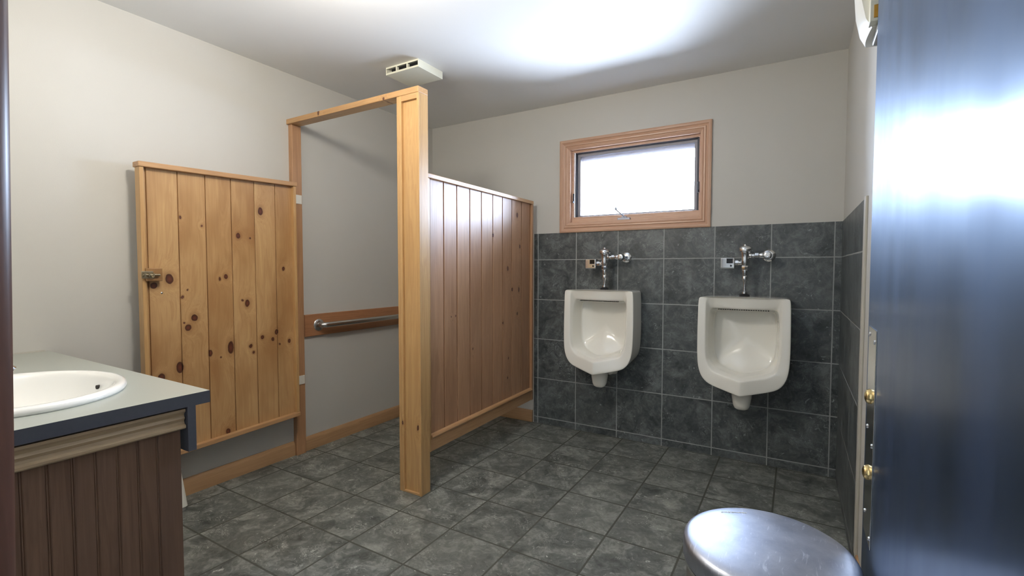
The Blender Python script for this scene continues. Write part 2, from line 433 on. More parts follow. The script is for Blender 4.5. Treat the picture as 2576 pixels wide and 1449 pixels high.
bm = bmesh.new(); box(bm, WX0 - .2, WX1 + .2, YB + .12, YB + .42, WZ1 + .035, WZ1 + .10)
obj('eave', bm, M['alu'], win)
cx = -1.054
bm = bmesh.new(); box(bm, cx - .045, cx + .045, YB + .008, YB + .030, WZ0 + .010, WZ0 + .026)
box(bm, cx - .02, cx + .02, YB + .012, YB + .028, WZ0 + .024, WZ0 + .034)
cr = obj('crank', bm, M['dullmetal'], win, bevel=.003)
bm = bmesh.new(); tube(bm, [(cx + .004, YB + .012, WZ0 + .032), (cx - .01, YB + .008, WZ0 + .045), (cx - .055, YB + .004, WZ0 + .085)], .0045, 10)
lathe(bm, [(.004, -.004), (.008, 0), (.007, .012), (.003, .016)], (cx - .055, YB + .004, WZ0 + .085), 'z', 12)
obj('crank_handle', bm, M['dullmetal'], cr, smooth=True)
for sx, zz in ((WX0 + .028, 1.735), (WX1 - .028, 1.745)):
    bm = bmesh.new(); box(bm, sx - .006, sx + .006, YB + .018, YB + .03, zz - .035, zz + .035)
    box(bm, sx - .004, sx + .004, YB + .004, YB + .02, zz - .035, zz - .02)
    obj('sash_lock', bm, M['gasket'], win, bevel=.002)

# ------------------------------------------------------------------ toilet stall
stall = thing('toilet_stall', 'open knotty pine toilet stall with tall post, header and plank partition', 'toilet stall', (-1.76, 1.93, 0))
# wall post
bm = bmesh.new(); box(bm, XL, -2.745, 1.900, 1.966, 0, 2.118)
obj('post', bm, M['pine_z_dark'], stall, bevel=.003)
# header
bm = bmesh.new()
box(bm, XL, -1.684, 1.887, 1.963, 2.118, 2.150)
obj('header', bm, M['pine_x'], stall, bevel=.003)
# pilaster with a framed recessed front
bm = bmesh.new(); box(bm, -1.836, -1.684, 1.902, 1.962, 0, 2.1175)
pil = obj('pilaster', bm, M['pine_z'], stall, bevel=.002)
bm = bmesh.new(); box(bm, -1.838, -1.822, 1.889, 1.902, 0, 2.1175); obj('edge_strip', bm, M['pine_z'], pil, bevel=.002)
bm = bmesh.new(); box(bm, -1.820, -1.803, 1.887, 1.902, 0, 2.1175); obj('edge_strip', bm, M['pine_z'], pil, bevel=.002)
bm = bmesh.new(); box(bm, -1.697, -1.682, 1.887, 1.902, 0.0, 2.1175); obj('edge_strip', bm, M['pine_z'], pil, bevel=.002)
bm = bmesh.new(); box(bm, -1.803, -1.697, 1.888, 1.902, 2.088, 2.1175); obj('top_strip', bm, M['pine_x'], pil, bevel=.002)
bm = bmesh.new(); box(bm, -1.803, -1.697, 1.889, 1.902, 0, .012); obj('base_strip', bm, M['pine_x'], pil, bevel=.002)
# side partition (runs to the back), local s along length, t away from the viewer
PA, PB = Vector((-1.704, 1.962)), Vector((-1.727, 3.212))
PD = (PB - PA).normalized(); PN = Vector((-PD.y, PD.x)); PLEN = (PB - PA).length
def pw(s, t, z):
    p = PA + PD * s + PN * t
    return (p.x, p.y, z)
def pbox(bm, s0, s1, t0, t1, z0, z1):
    vs = box(bm, s0, s1, t0, t1, z0, z1)
    for v in vs: v.co = pw(*v.co)
def planks(bm, edges, z0, z1, place, depth, groove=.004, gd=.005, shear=None):
    """tongue and groove boards: one faceted front between EDGES with V grooves, closed at the back"""
    tone = bm.faces.layers.float.new('tone')
    for a, b in zip(edges, edges[1:]):
        tv = random.random()
        g = groove / 2; prof = [(a, gd), (a + g * .8, gd), (a + g, .001), (a + g + .001, 0), (b - g - .001, 0), (b - g, .001), (b - g * .8, gd), (b, gd), (b, depth), (a, depth)]
        A = ring(bm, [place(u, d, z0) for u, d in prof]); B = ring(bm, [place(u, d, z1) for u, d in prof])
        fs = bridge(bm, A, B) + [cap(bm, A, True), cap(bm, B)]
        for f in fs: f[tone] = tv
bm = bmesh.new()
pe = [y - 1.962 for y in (1.999, 2.009, 2.132, 2.258, 2.391, 2.521, 2.656, 2.781, 2.910, 3.053, 3.185)]
planks(bm, pe, .215, 1.70, lambda u, d, z: pw(u, .013 + d, z), 0.024, .0085, .009)
part = obj('partition', bm, M['pine_part'], stall)
bm = bmesh.new(); pbox(bm, 0, PLEN, -.006, .052, 1.697, 1.722); obj('cap', bm, M['pine_y'], part, bevel=.003)
bm = bmesh.new(); pbox(bm, 0, .034, -.001, .046, .203, 1.697); obj('side_strip', bm, M['pine_z'], part, bevel=.002)
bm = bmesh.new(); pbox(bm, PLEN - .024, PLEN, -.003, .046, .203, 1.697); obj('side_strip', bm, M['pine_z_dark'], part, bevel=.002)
bm = bmesh.new()
extrude_profile(bm, [(.013, 0), (0, 0), (-.008, .006), (-.010, .013), (-.006, .021), (.004, .026), (.013, .026)], .034, PLEN - .024, lambda u, v, a: pw(a, u, .272 + v))
obj('bottom_moulding', bm, M['pine_y'], part, smooth=True)
bm = bmesh.new(); pbox(bm, .0, PLEN, .001, .012, .203, .272); obj('bottom_rail', bm, M['pine_y'], part, bevel=.002)
bm = bmesh.new(); pbox(bm, .0, PLEN, .038, .05, .203, .30); obj('bottom_rail', bm, M['pine_y'], part, bevel=.002)

# stall door, swung right round against the left wall, sagging a little towards its free end
def sag(o):
    for v in o.data.vertices: v.co.z -= (1.862 - v.co.y) * .031
    return o
DF, DB = -2.659, -2.707
bm = bmesh.new()
de = [1.050, 1.079, 1.2155, 1.3465, 1.4796, 1.6109, 1.7385, 1.856]
planks(bm, de, .296, 1.722, lambda u, d, z: (-2.683 - d, u, z), 0.018, .005, .008)
door = sag(obj('door', bm, M['pine_door'], stall))
def dpart(name, bm, mat, **k): return sag(obj(name, bm, mat, door, **k))
bm = bmesh.new(); box(bm, DB, DF, 1.045, 1.063, .312, 1.716); dpart('stile', bm, M['pine_z'], bevel=.002)
bm = bmesh.new(); box(bm, DB, DF, 1.845, 1.863, .312, 1.716); dpart('stile', bm, M['pine_z'], bevel=.002)
bm = bmesh.new(); box(bm, DB - .008, DF + .006, 1.040, 1.868, 1.716, 1.741); dpart('top_rail', bm, M['pine_y'], bevel=.003)
bm = bmesh.new(); box(bm, DB, DF + .004, 1.043, 1.866, .288, .312); dpart('bottom_rail', bm, M['pine_y'], bevel=.003)
bm = bmesh.new(); box(bm, -2.6825, -2.646, 1.056, 1.124, 1.150, 1.2125)
blk = obj('latch_block', bm, M['block'], door, bevel=.003)
bm = bmesh.new(); box(bm, -2.646, -2.6435, 1.036, 1.084, 1.163, 1.198)
lat = obj('latch', bm, M['oldbrass'], door, bevel=.001)
bm = bmesh.new(); tube(bm, [(-2.636, 1.038, 1.180), (-2.636, 1.108, 1.1795)], .0058, 14)
for yy in (1.044, 1.062, 1.080): box(bm, -2.645, -2.628, yy - .003, yy + .003, 1.171, 1.189)
tube(bm, [(-2.634, 1.072, 1.178), (-2.622, 1.072, 1.170), (-2.612, 1.073, 1.166)], .0035, 10)
obj('slide_bolt', bm, M['oldbrass'], door, smooth=True)
for yy, zz in ((1.133, 1.169), (1.133, 1.090)):
    bm = bmesh.new(); lathe(bm, [(.0050, 0), (.0048, .002), (.0025, .0035)], (-2.6832, yy, zz), 'x', 14)
    obj('screw', bm, M['chrome'], door, smooth=True)
for z0 in (1.625, .462):
    bm = bmesh.new(); box(bm, -2.745, -2.7405, 1.905, 1.960, z0 - .001, z0 + .055)
    box(bm, -2.7405, -2.735, 1.888, 1.908, z0 + .004, z0 + .05)
    lathe(bm, [(.006, z0), (.006, z0 + .027), (.0052, z0 + .0275), (.0052, z0 + .0285), (.006, z0 + .029), (.006, z0 + .055)], (-2.734, 1.885, 0), 'z', 14)
    box(bm, -2.736, -2.704, 1.8635, 1.887, z0 + .004, z0 + .05)
    obj('hinge', bm, M['hingew'], door, bevel=.001)

# ------------------------------------------------------------------ grab bar on its backing board
gb = thing('grab_bar', 'steel grab bar on a stained wood board inside the stall', 'grab bar', (XL, 2.5, .83))
bm = bmesh.new(); box(bm, XL, XL + .018, 1.984, 3.10, .760, .906); obj('backing_board', bm, M['board'], gb, bevel=.003)
bx, bz = XL + .018, .832
def barpath(y0, y1):
    r = .035; pts = [(bx + .002, y0, bz)]
    pts += [(bx + .052 - r + r * math.sin(a), y0 + r - r * math.cos(a), bz) for a in [k * PI / 16 for k in range(0, 9)]]
    pts += [(bx + .052 - r + r * math.sin(a), y1 - r + r * math.cos(a), bz) for a in [k * PI / 16 for k in range(8, -1, -1)]]
    return pts + [(bx + .002, y1, bz)]
bm = bmesh.new(); tube(bm, barpath(2.088, 3.02), .0185, 24); obj('bar', bm, M['steel'], gb, smooth=True)
for yy in (2.088, 3.02):
    bm = bmesh.new(); lathe(bm, [(.040, 0), (.040, .004), (.036, .008), (.024, .011), (.0205, .013)], (bx, yy, bz), 'x', 32); obj('flange', bm, M['steel'], gb, smooth=True)

# ------------------------------------------------------------------ urinals
O_ = [(0, 0, .222), (.10, -.001, .222), (.19, -.003, .222), (.236, -.005, .222), (.244, -.014, .222), (.246, -.10, .222), (.248, -.25, .225), (.246, -.38, .230),
      (.238, -.44, .234), (.220, -.488, .238), (.190, -.520, .244), (.15, -.535, .255), (.08, -.551, .278), (.010, -.566, .306), (0, -.567, .307)]
R_ = [(0.0, -0.005, 0.206), (0.1045, -0.005, 0.204), (0.1724, -0.006, 0.206), (0.1944, -0.012, 0.214), (0.2006, -0.03, 0.219), (0.2017, -0.1, 0.219), (0.2017, -0.25, 0.222), (0.1985, -0.36, 0.227), (0.1881, -0.405, 0.231), (0.1703, -0.437, 0.236), (0.1411, -0.455, 0.246), (0.1045, -0.463, 0.26), (0.0522, -0.472, 0.28), (0.0104, -0.48, 0.3), (0.0, -0.4805, 0.301)]
C_ = [(0.0, -0.077, 0.198), (0.0856, -0.077, 0.195), (0.1445, -0.075, 0.19), (0.1712, -0.073, 0.184), (0.1819, -0.081, 0.185), (0.1883, -0.124, 0.195), (0.1905, -0.25, 0.2), (0.1862, -0.35, 0.205), (0.1744, -0.395, 0.208), (0.1552, -0.422, 0.212), (0.1263, -0.437, 0.22), (0.091, -0.447, 0.232), (0.0449, -0.455, 0.25), (0.0107, -0.461, 0.266), (0.0, -0.4615, 0.267)]
B_ = [(0.0, -0.09, 0.06), (0.076, -0.09, 0.06), (0.1356, -0.09, 0.06), (0.1606, -0.094, 0.064), (0.1693, -0.115, 0.068), (0.1736, -0.15, 0.072), (0.1758, -0.25, 0.076), (0.1714, -0.34, 0.08), (0.1584, -0.385, 0.086), (0.1389, -0.412, 0.095), (0.1118, -0.43, 0.11), (0.0792, -0.442, 0.13), (0.0391, -0.45, 0.15), (0.02, -0.4525, 0.156), (0, -0.4535, 0.158)]
def lerp(A, B, k): return [tuple(a + (b - a) * k for a, b in zip(p, q)) for p, q in zip(A, B)]
def full(h):   # mirrored closed loop, y = -depth
    pts = [(x, -d, z) for x, z, d in h]
    return pts + [(-x, y, z) for x, y, z in pts[-2:0:-1]]
def shrink(h, k, cz, d): return [(x * k, cz + (z - cz) * k, d + (dd - d) * k ** 2.2) for x, z, dd in h]
def offs(h, dd, k=1., kz=1.): return [(x * k, z * kz, d + dd) for x, z, d in h]
def make_urinal(loc, label):
    t = thing('urinal', label, 'urinal', loc, 'wall urinals')
    bm = bmesh.new()
    W = [(x * .985, z * .955 - .002, 0) for x, z, d in O_]
    W2 = [(x * .988, z * .96 - .001, .01) for x, z, d in O_]
    S = [(x * .998, z * .985 - .0005, d * .6) for x, z, d in O_]
    loops = [W, W2, S, offs(O_, -.014), offs(O_, -.003, .999), lerp(O_, R_, .08), lerp(O_, R_, .90), lerp(R_, C_, .06), lerp(R_, C_, .5), lerp(R_, C_, .92), lerp(C_, B_, .06), lerp(C_, B_, .25), lerp(C_, B_, .6), lerp(C_, B_, .92), B_,
             shrink(B_, .85, -.24, .05), shrink(B_, .62, -.24, .05), shrink(B_, .40, -.24, .05), shrink(B_, .15, -.24, .05)]
    rs = [ring(bm, full(l)) for l in loops]
    for a, b in zip(rs, rs[1:]): bridge(bm, a, b)
    cap(bm, rs[-1]); cap(bm, rs[0], True)
    obj('bowl', bm, M['china'], t, smooth=True, sub=2, world=False)
    # trap outlet below
    bm = bmesh.new(); rr = []
    for z, hx, hy in ((-.50, .064, .055), (-.56, .058, .052), (-.60, .054, .05), (-.645, .047, .044), (-.664, .040, .037), (-.674, .026, .024), (-.676, .01, .01)):
        rr.append(ring(bm, [(hx * math.copysign(abs(math.cos(a)) ** .7, math.cos(a)), -.165 + hy * math.copysign(abs(math.sin(a)) ** .7, math.sin(a)), z) for a in [2 * PI * k / 24 for k in range(24)]]))
    for a, b in zip(rr, rr[1:]): bridge(bm, a, b)
    cap(bm, rr[0], True); cap(bm, rr[-1])
    obj('trap_outlet', bm, M['china'], t, smooth=True, world=False)
    bm = bmesh.new(); tube(bm, [(.035, -.10, -.50), (.045, -.075, -.575), (.045, -.002, -.585)], .03, 18); obj('waste_connection', bm, M['china'], t, smooth=True, world=False)
    bm = bmesh.new()
    for k in range(22):
        x = -.132 + k * .264 / 21; y = -.191 + .003 * abs(x) / .13
        box(bm, x - .0035, x + .0035, y - .006, y + .010, -.0800, -.0755)
    obj('spreader_slots', bm, M['hole'], t, world=False)
    return t
make_urinal((-1.1535, TYB, 1.068), 'white wall urinal nearer the pine partition')
make_urinal((-.2640, TYB, 1.046), 'white wall urinal nearer the dark door and trash can')

def make_valve(loc, drop, label):
    """loc on the wall at the valve's centre line and the height of the supply; drop = height down to the urinal top"""
    t = thing('flush_valve', label, 'flush valve', loc, 'chrome sensor flush valves')
    d = -.10
    L = lambda name, prof, c, ax='z', mat='chrome', seg=32: (lambda bm: (lathe(bm, prof, c, ax, seg), obj(name, bm, M[mat], t, smooth=True, world=False))[1])(bmesh.new())
    b = -drop
    L('gasket', [(.028, b), (.030, b + .006), (.022, b + .013), (.012, b + .015)], (0, d, 0), mat='rubber')
    L('tailpiece', [(.009, b + .010), (.016, b + .016), (.016, b + .028), (.0085, b + .034), (.0085, -.165), (.016, -.145), (.0175, -.135), (.0145, -.125), (.0165, -.122), (.0165, -.085)], (0, d, 0))
    L('coupling', [(.019, -.088), (.022, -.084), (.022, -.064), (.019, -.060)], (0, d, 0), seg=8)
    L('body', [(.018, -.062), (.022, -.052), (.026, -.035), (.025, -.015), (.026, .010), (.029, .016), (.029, .024)], (0, d, 0))
    L('cap', [(.030, .022), (.0385, .026), (.0395, .032), (.0390, .044), (.034, .052), (.022, .058), (.012, .060), (.012, .067), (.004, .069)], (0, d, 0))
    # sensor box on the left
    bm = bmesh.new(); box(bm, -.134, -.054, d - .028, d + .022, -.078, -.012)
    sb = obj('sensor_box', bm, M['chrome'], t, bevel=.006, segs=3, world=False)
    bm = bmesh.new(); frame(bm, -.102, -.060, -.050, -.014, .004, d - .0305, d - .027); obj('lens_frame', bm, M['chrome'], sb, bevel=.001, world=False)
    bm = bmesh.new(); box(bm, -.098, -.064, d - .0295, d - .026, -.046, -.018); obj('lens', bm, M['lens'], sb, world=False)
    bm = bmesh.new(); lathe(bm, [(.006, 0), (.006, .002), (.0045, .003)], (-.074, d - .0308, -.061), 'y', 16); obj('override_button', bm, M['lens'], sb, smooth=True, world=False)
    L('sensor_nut', [(.016, -.056), (.020, -.052), (.020, -.036), (.016, -.032)], (0, d, -.044), 'x', seg=8)
    L('sensor_arm', [(.013, -.034), (.013, -.014)], (0, d, -.044), 'x')
    # supply to the right
    L('supply_pipe', [(.013, .020), (.016, .026), (.016, .034), (.012, .036), (.012, .052)], (0, d, 0), 'x')
    L('supply_nut', [(.015, .050), (.019, .053), (.019, .072), (.015, .075)], (0, d, 0), 'x', seg=8)
    L('supply_collar', [(.012, .073), (.014, .078), (.018, .088), (.018, .094), (.016, .098), (.016, .118)], (0, d, 0), 'x')
    L('stop_valve', [(.014, d - .034), (.019, d - .032), (.020, d - .020), (.022, d - .012), (.022, d + .012), (.017, d + .020), (.015, d + .03), (.015, -.004)], (.120, 0, 0), 'y')
    bm = bmesh.new(); lathe(bm, [(.009, d - .0355), (.009, d - .033)], (.120, 0, 0), 'y', 20); box(bm, .119 - .006, .119 + .008, d - .0365, d - .0345, -.0012, .0012)
    obj('stop_screw', bm, M['steel'], t, world=False)
    L('wall_flange', [(.037, 0), (.037, -.003), (.030, -.010), (.020, -.013)], (.122, 0, 0), 'y')
    return t
make_valve((-1.1480, TYB, 1.290), 1.290 - 1.067, 'chrome sensor flush valve with the shorter tailpiece, left of the two')
make_valve((-.2660, TYB, 1.290), 1.290 - 1.045, 'chrome sensor flush valve with the longer tailpiece, nearer the dark door')

# ------------------------------------------------------------------ exhaust fan cover
fan = thing('exhaust_fan', 'ivory square exhaust fan cover on the ceiling', 'exhaust fan', (-2.06, 2.275, ZC))
x0, x1, y0, y1, zb = -2.187, -1.926, 2.160, 2.385, 2.394
bm = bmesh.new()
box(bm, x0, x1, y0, y1, zb, zb + .005)                                    # face plate
box(bm, x0, x0 + .004, y0, y1, zb + .005, ZC); box(bm, x1 - .004, x1, y0, y1, zb + .005, ZC); box(bm, x0 + .004, x1 - .004, y1 - .004, y1, zb + .005, ZC)
box(bm, x0 + .004, x1 - .004, y0, y0 + .003, ZC - .010, ZC); box(bm, x0 + .004, x1 - .004, y0, y0 + .003, zb + .005, zb + .011)
for k in (.33, .66):
    xx = x0 + (x1 - x0) * k; box(bm, xx - .004, xx + .004, y0, y0 + .02, zb + .011, ZC - .010)
obj('cover', bm, M['vent'], fan, bevel=.0012)
bm = bmesh.new()
for k in range(9):
    yy = y0 + .03 + k * .02; box(bm, x0 + .02, x1 - .02, yy, yy + .004, zb + .012, ZC - .004)
obj('grille', bm, M['rubber'], fan)
bm = bmesh.new(); box(bm, x0 + .005, x1 - .005, y1 - .03, y1 - .005, zb + .008, ZC - .001); obj('fan_housing', bm, M['hole'], fan)
bm = bmesh.new(); box(bm, -2.072, -2.042, 2.276, 2.279, zb - .0006, zb); box(bm, -2.078, -2.072, 2.272, 2.280, zb - .0006, zb); obj('emblem', bm, M['white'], fan)

# ------------------------------------------------------------------ countertop, sink, faucet, vanity panel
CX0, CX1, CY0, CY1, CZ0, CZ1 = XL, -1.472, YF, .738, .819, .854
SX, SY, SA, SB = -1.8725, .423, .291, .2395
ct = thing('countertop', 'grey laminate vanity countertop with dark blue edge around the sink', 'countertop', (-2.1, .45, CZ1))
bm = bmesh.new()
angs = sorted(set([2 * PI * k / 72 for k in range(72)] + [math.atan2(y - SY, x - SX) % (2 * PI) for x in (CX0, CX1) for y in (CY0, CY1)]))
def rect_pt(a):
    c, s = math.cos(a), math.sin(a); k = 1e9
    if c > 1e-9: k = min(k, (CX1 - SX) / c)
    if c < -1e-9: k = min(k, (CX0 - SX) / c)
    if s > 1e-9: k = min(k, (CY1 - SY) / s)
    if s < -1e-9: k = min(k, (CY0 - SY) / s)
    return SX + c * k, SY + s * k
def ell(a, k):
    c, s = math.cos(a), math.sin(a); r = 1 / math.sqrt((c / (SA * k)) ** 2 + (s / (SB * k)) ** 2)
    return SX + c * r, SY + s * r
It = ring(bm, [(*ell(a, .90), CZ1) for a in angs]); Ot = ring(bm, [(*rect_pt(a), CZ1) for a in angs])
Ib = ring(bm, [(*ell(a, .90), CZ0) for a in angs]); Ob = ring(bm, [(*rect_pt(a), CZ0) for a in angs])
for f in bridge(bm, It, Ot): f.material_index = 0
for f in bridge(bm, Ot, Ob) + bridge(bm, Ob, Ib) + bridge(bm, Ib, It): f.material_index = 1
obj('top', bm, [M['lam_top'], M['lam_edge']], ct)
bm = bmesh.new(); box(bm, XL, -1.472, .677, .699, .690, CZ0); obj('apron', bm, M['lam_edge'], ct, bevel=.001)

bm = bmesh.new(); box(bm, XL, XL + .004, CY0, CY1 - .012, CZ1, CZ1 + .006); obj('caulk_line', bm, M['trimw'], ct)
sink = thing('sink', 'white oval drop in sink set in the countertop', 'sink', (SX, SY, CZ1))
bm = bmesh.new(); N = 64
def el(k, dz, cy=0., ka=None):
    return [(SX + SA * (ka or k) * math.cos(a), SY + cy + SB * k * math.sin(a), CZ1 + dz) for a in [2 * PI * i / N for i in range(N)]]
prof = [el(.985, .0), el(1.0, .004), el(1.0, .011), el(.985, .018), el(.955, .021), el(.90, .020, .006, .91), el(.80, .016, .02, .84), el(.77, .008, .022, .815), el(.74, -.02, .022, .79),
        el(.66, -.07, .022, .70), el(.50, -.115, .022, .52), el(.28, -.135, .022, .28), el(.10, -.14, .022, .10)]
rs = [ring(bm, p) for p in prof]
for a, b in zip(rs, rs[1:]): bridge(bm, a, b)
cap(bm, rs[-1])
obj('basin', bm, M['sinkw'], sink, smooth=True, sub=1)
bm = bmesh.new(); lathe(bm, [(.024, -.1415), (.024, -.1385), (.018, -.137)], (SX, SY + .022, CZ1), 'z', 24); obj('drain', bm, M['chrome'], sink, smooth=True)
bm = bmesh.new()
oa = math.radians(97); ok = .725; oz = -.020
oc = Vector((SX + SA * .80 * math.cos(oa), SY + .022 + SB * ok * math.sin(oa), CZ1 + oz)); on = Vector((-math.cos(oa) / SA, -math.sin(oa) / SB, .0)).normalized()
ot = Vector((-on.y, on.x, 0))
rr = ring(bm, [oc + on * .004 + ot * (.0055 * math.cos(a)) + Vector((0, 0, .0065 * math.sin(a))) for a in [2 * PI * i / 20 for i in range(20)]])
r2 = ring(bm, [v.co - on * .012 for v in rr]); bridge(bm, rr, r2); cap(bm, rr); cap(bm, r2, True)
obj('overflow_hole', bm, M['hole'], sink)
fct = thing('faucet', 'chrome faucet whose spout tip shows at the left edge over the sink', 'faucet', (-1.975, .205, CZ1 + .02))
bm = bmesh.new(); lathe(bm, [(.030, .018), (.030, .026), (.022, .034), (.019, .060), (.019, .085), (.012, .095)], (-1.975, .212, CZ1), 'z', 28); obj('body', bm, M['chrome'], fct, smooth=True)
bm = bmesh.new(); tube(bm, [(-1.975, .215, CZ1 + .065), (-1.972, .27, CZ1 + .082), (-1.966, .34, CZ1 + .086), (-1.962, .40, CZ1 + .080), (-1.958, .432, CZ1 + .068), (-1.957, .440, CZ1 + .060)], .012, 20, [.016, .014, .013, .0125, .012, .012])
obj('spout', bm, M['chrome'], fct, smooth=True)
bm = bmesh.new(); tube(bm, [(-1.975, .212, CZ1 + .09), (-1.975, .195, CZ1 + .115), (-1.975, .165, CZ1 + .13)], .007, 14); obj('lever', bm, M['chrome'], fct, smooth=True)

van = thing('vanity', 'dark brown beadboard vanity end panel with tan moulding under the countertop', 'vanity', (-1.5, .41, 0))
bm = bmesh.new()
tone = bm.faces.layers.float.new('tone')
ys = [YF + .003]
while ys[-1] + .045 < .664: ys.append(ys[-1] + .0447)
ys[-1] = .666
def bead_prof(a, b):   # face at x = -1.492, double bead at the joint
    return [(a, .003), (a + .003, .0), (a + .006, .003), (a + .009, .0), (b, .0), (b, .02), (a, .02)]
for a, b in zip(ys, ys[1:]):
    P = bead_prof(a, b); tv = random.random()
    A = ring(bm, [(-1.492 - d, y, 0) for y, d in P]); B = ring(bm, [(-1.492 - d, y, CZ0) for y, d in P])
    for f in bridge(bm, A, B) + [cap(bm, A, True), cap(bm, B)]: f[tone] = .35 + .3 * tv
obj('end_panel', bm, M['bead'], van)
bm = bmesh.new()
MP = [(0, 0), (.012, 0), (.016, .004), (.016, .010), (.008, .014), (.006, .022), (.011, .030), (.006, .037), (.008, .043), (.015, .050), (.015, .057), (0, .057)]
extrude_profile(bm, MP, YF + .003, .674, lambda u, v, a: (-1.492 + u, a, .757 + v))
obj('moulding', bm, M['mould'], van, smooth=True)

# small white bin behind the vanity panel, by the left wall
bn = thing('waste_bin', 'white plastic bin half hidden behind the brown vanity panel', 'bin', (-2.668, 1.110, 0))
bm = bmesh.new(); c = (-2.668, 1.110, 0)
def rrect(hx, hy, z, n=6, r=.02):
    pts = []
    for cx_, cy_, a0 in ((1, 1, 0), (-1, 1, PI / 2), (-1, -1, PI), (1, -1, 1.5 * PI)):
        for k in range(n + 1):
            a = a0 + PI / 2 * k / n; pts.append((c[0] + cx_ * (hx - r) + r * math.cos(a), c[1] + cy_ * (hy - r) + r * math.sin(a), z))
    return pts
rs = [ring(bm, rrect(*p)) for p in ((.064, .084, .018), (.046, .066, .20), (.048, .068, .202), (.048, .068, .207), (.043, .063, .207), (.058, .078, .022))]
for a, b in zip(rs, rs[1:]): bridge(bm, a, b)
cap(bm, rs[0], True); cap(bm, rs[-1]); obj('body', bm, M['white'], bn, smooth=True)
bm = bmesh.new(); rs = [ring(bm, rrect(.060, .079, 0)), ring(bm, rrect(.060, .079, .018))]; bridge(bm, *rs); cap(bm, rs[0], True); cap(bm, rs[1]); obj('foot', bm, M['grey_pl'], bn)

# ------------------------------------------------------------------ entry door, open against the right wall
dr = struct('door_1', bmbox(.130, .174, .300, 1.216, .012, 2.045), M['door'], 'glossy blue black entry door standing open at the right', bevel=.002)
bm = bmesh.new(); box(bm, .1283, .130, 1.088, 1.187, .686, 1.097)
pp = obj('pull_plate', bm, M['plate'], dr, bevel=.0005); pp['label'] = 'tall steel pull plate'
for z in (.964, .815):
    bm = bmesh.new(); lathe(bm, [(.0145, 0), (.0145, -.002), (.012, -.0065), (.006, -.009)], (.1283, 1.140, z), 'x', 24); obj('brass_bolt', bm, M['brass'], pp, smooth=True)
for y, z in ((1.172, 1.082), (1.104, 1.074), (1.172, .897), (1.104, .878), (1.172, .725), (1.104, .700)):
    bm = bmesh.new(); lathe(bm, [(.0045, 0), (.004, -.0016), (.002, -.0022)], (.1283, y, z), 'x', 12); obj('screw', bm, M['chrome'], pp, smooth=True)
for z in (.25, 1.05, 1.80):
    bm = bmesh.new(); lathe(bm, [(.007, z), (.007, z + .09)], (.137, .290, 0), 'z', 14); obj('hinge', bm, M['steel'], dr, smooth=True)

# ------------------------------------------------------------------ round steel trash can
can = thing('trash_can', 'round steel trash can with scuffed domed lid beside the dark door', 'trash can', (-.039, 1.068, 0))
def L2(name, prof, mat, parent=can, seg=72):
    bm = bmesh.new(); lathe(bm, prof, (-.039, 1.068, 0), 'z', seg); o = obj(name, bm, mat, parent, smooth=True); return o
L2('base_ring', [(.148, 0), (.153, .004), (.153, .030), (.150, .034)], M['rubber'])
L2('body', [(.150, .034), (.151, .040), (.151, .594), (.149, .598)], M['steel'])
L2('rim', [(.149, .598), (.1545, .600), (.1555, .604), (.1545, .608), (.146, .609)], M['chrome'])
lid = L2('lid', [(.150, .611), (.1565, .612), (.1580, .616), (.1580, .642), (.1572, .648), (.1545, .6525), (.148, .6565), (.13, .661), (.10, .6655), (.07, .6685), (.035, .6705), (.004, .671)], M['lid'], seg=96)
cu = bpy.data.curves.new('lettering', 'FONT'); cu.body = 'simplehuman'; cu.size = .0105; cu.extrude = .0003; cu.align_x = 'CENTER'
tmp = bpy.data.objects.new('lettering_curve', cu); COL.objects.link(tmp)
bpy.context.view_layer.update()
me = bpy.data.meshes.new_from_object(tmp.evaluated_get(bpy.context.evaluated_depsgraph_get()))
COL.objects.unlink(tmp); bpy.data.objects.remove(tmp)
DOME = [(0., .671), (.035, .6705), (.07, .6685), (.10, .6655), (.13, .661), (.148, .6565), (.158, .648)]
rot = Matrix.Rotation(math.radians(22), 4, 'Z')
for v in me.vertices:      # lay it on the dome towards the far left rim
    p = rot @ Vector((v.co.x, v.co.y, 0)) + Vector((-.069, .088, 0))
    r = math.hypot(p.x, p.y); z = .648
    for (ra, za), (rb, zb_) in zip(DOME, DOME[1:]):
        if ra <= r <= rb: z = za + (zb_ - za) * (r - ra) / (rb - ra)
    v.co = Vector((-.039 + p.x, 1.068 + p.y, z + .0006 + v.co.z))
me.materials.append(M['white'])
lt = bpy.data.objects.new('lettering', me); COL.objects.link(lt); lt.parent = lid
lt.matrix_parent_inverse = parent_matrix(lid).inverted()
bm = bmesh.new(); box(bm, -.10, .02, .90, .935, .010, .022); obj('pedal', bm, M['steel'], can, bevel=.004)

# ------------------------------------------------------------------ wall dispenser high on the right wall
dis = thing('wall_dispenser', 'white dispenser with curved cover high on the right wall', 'dispenser', (XR, 1.40, 1.70))
dy0, dy1 = 1.255, 1.385
bm = bmesh.new()
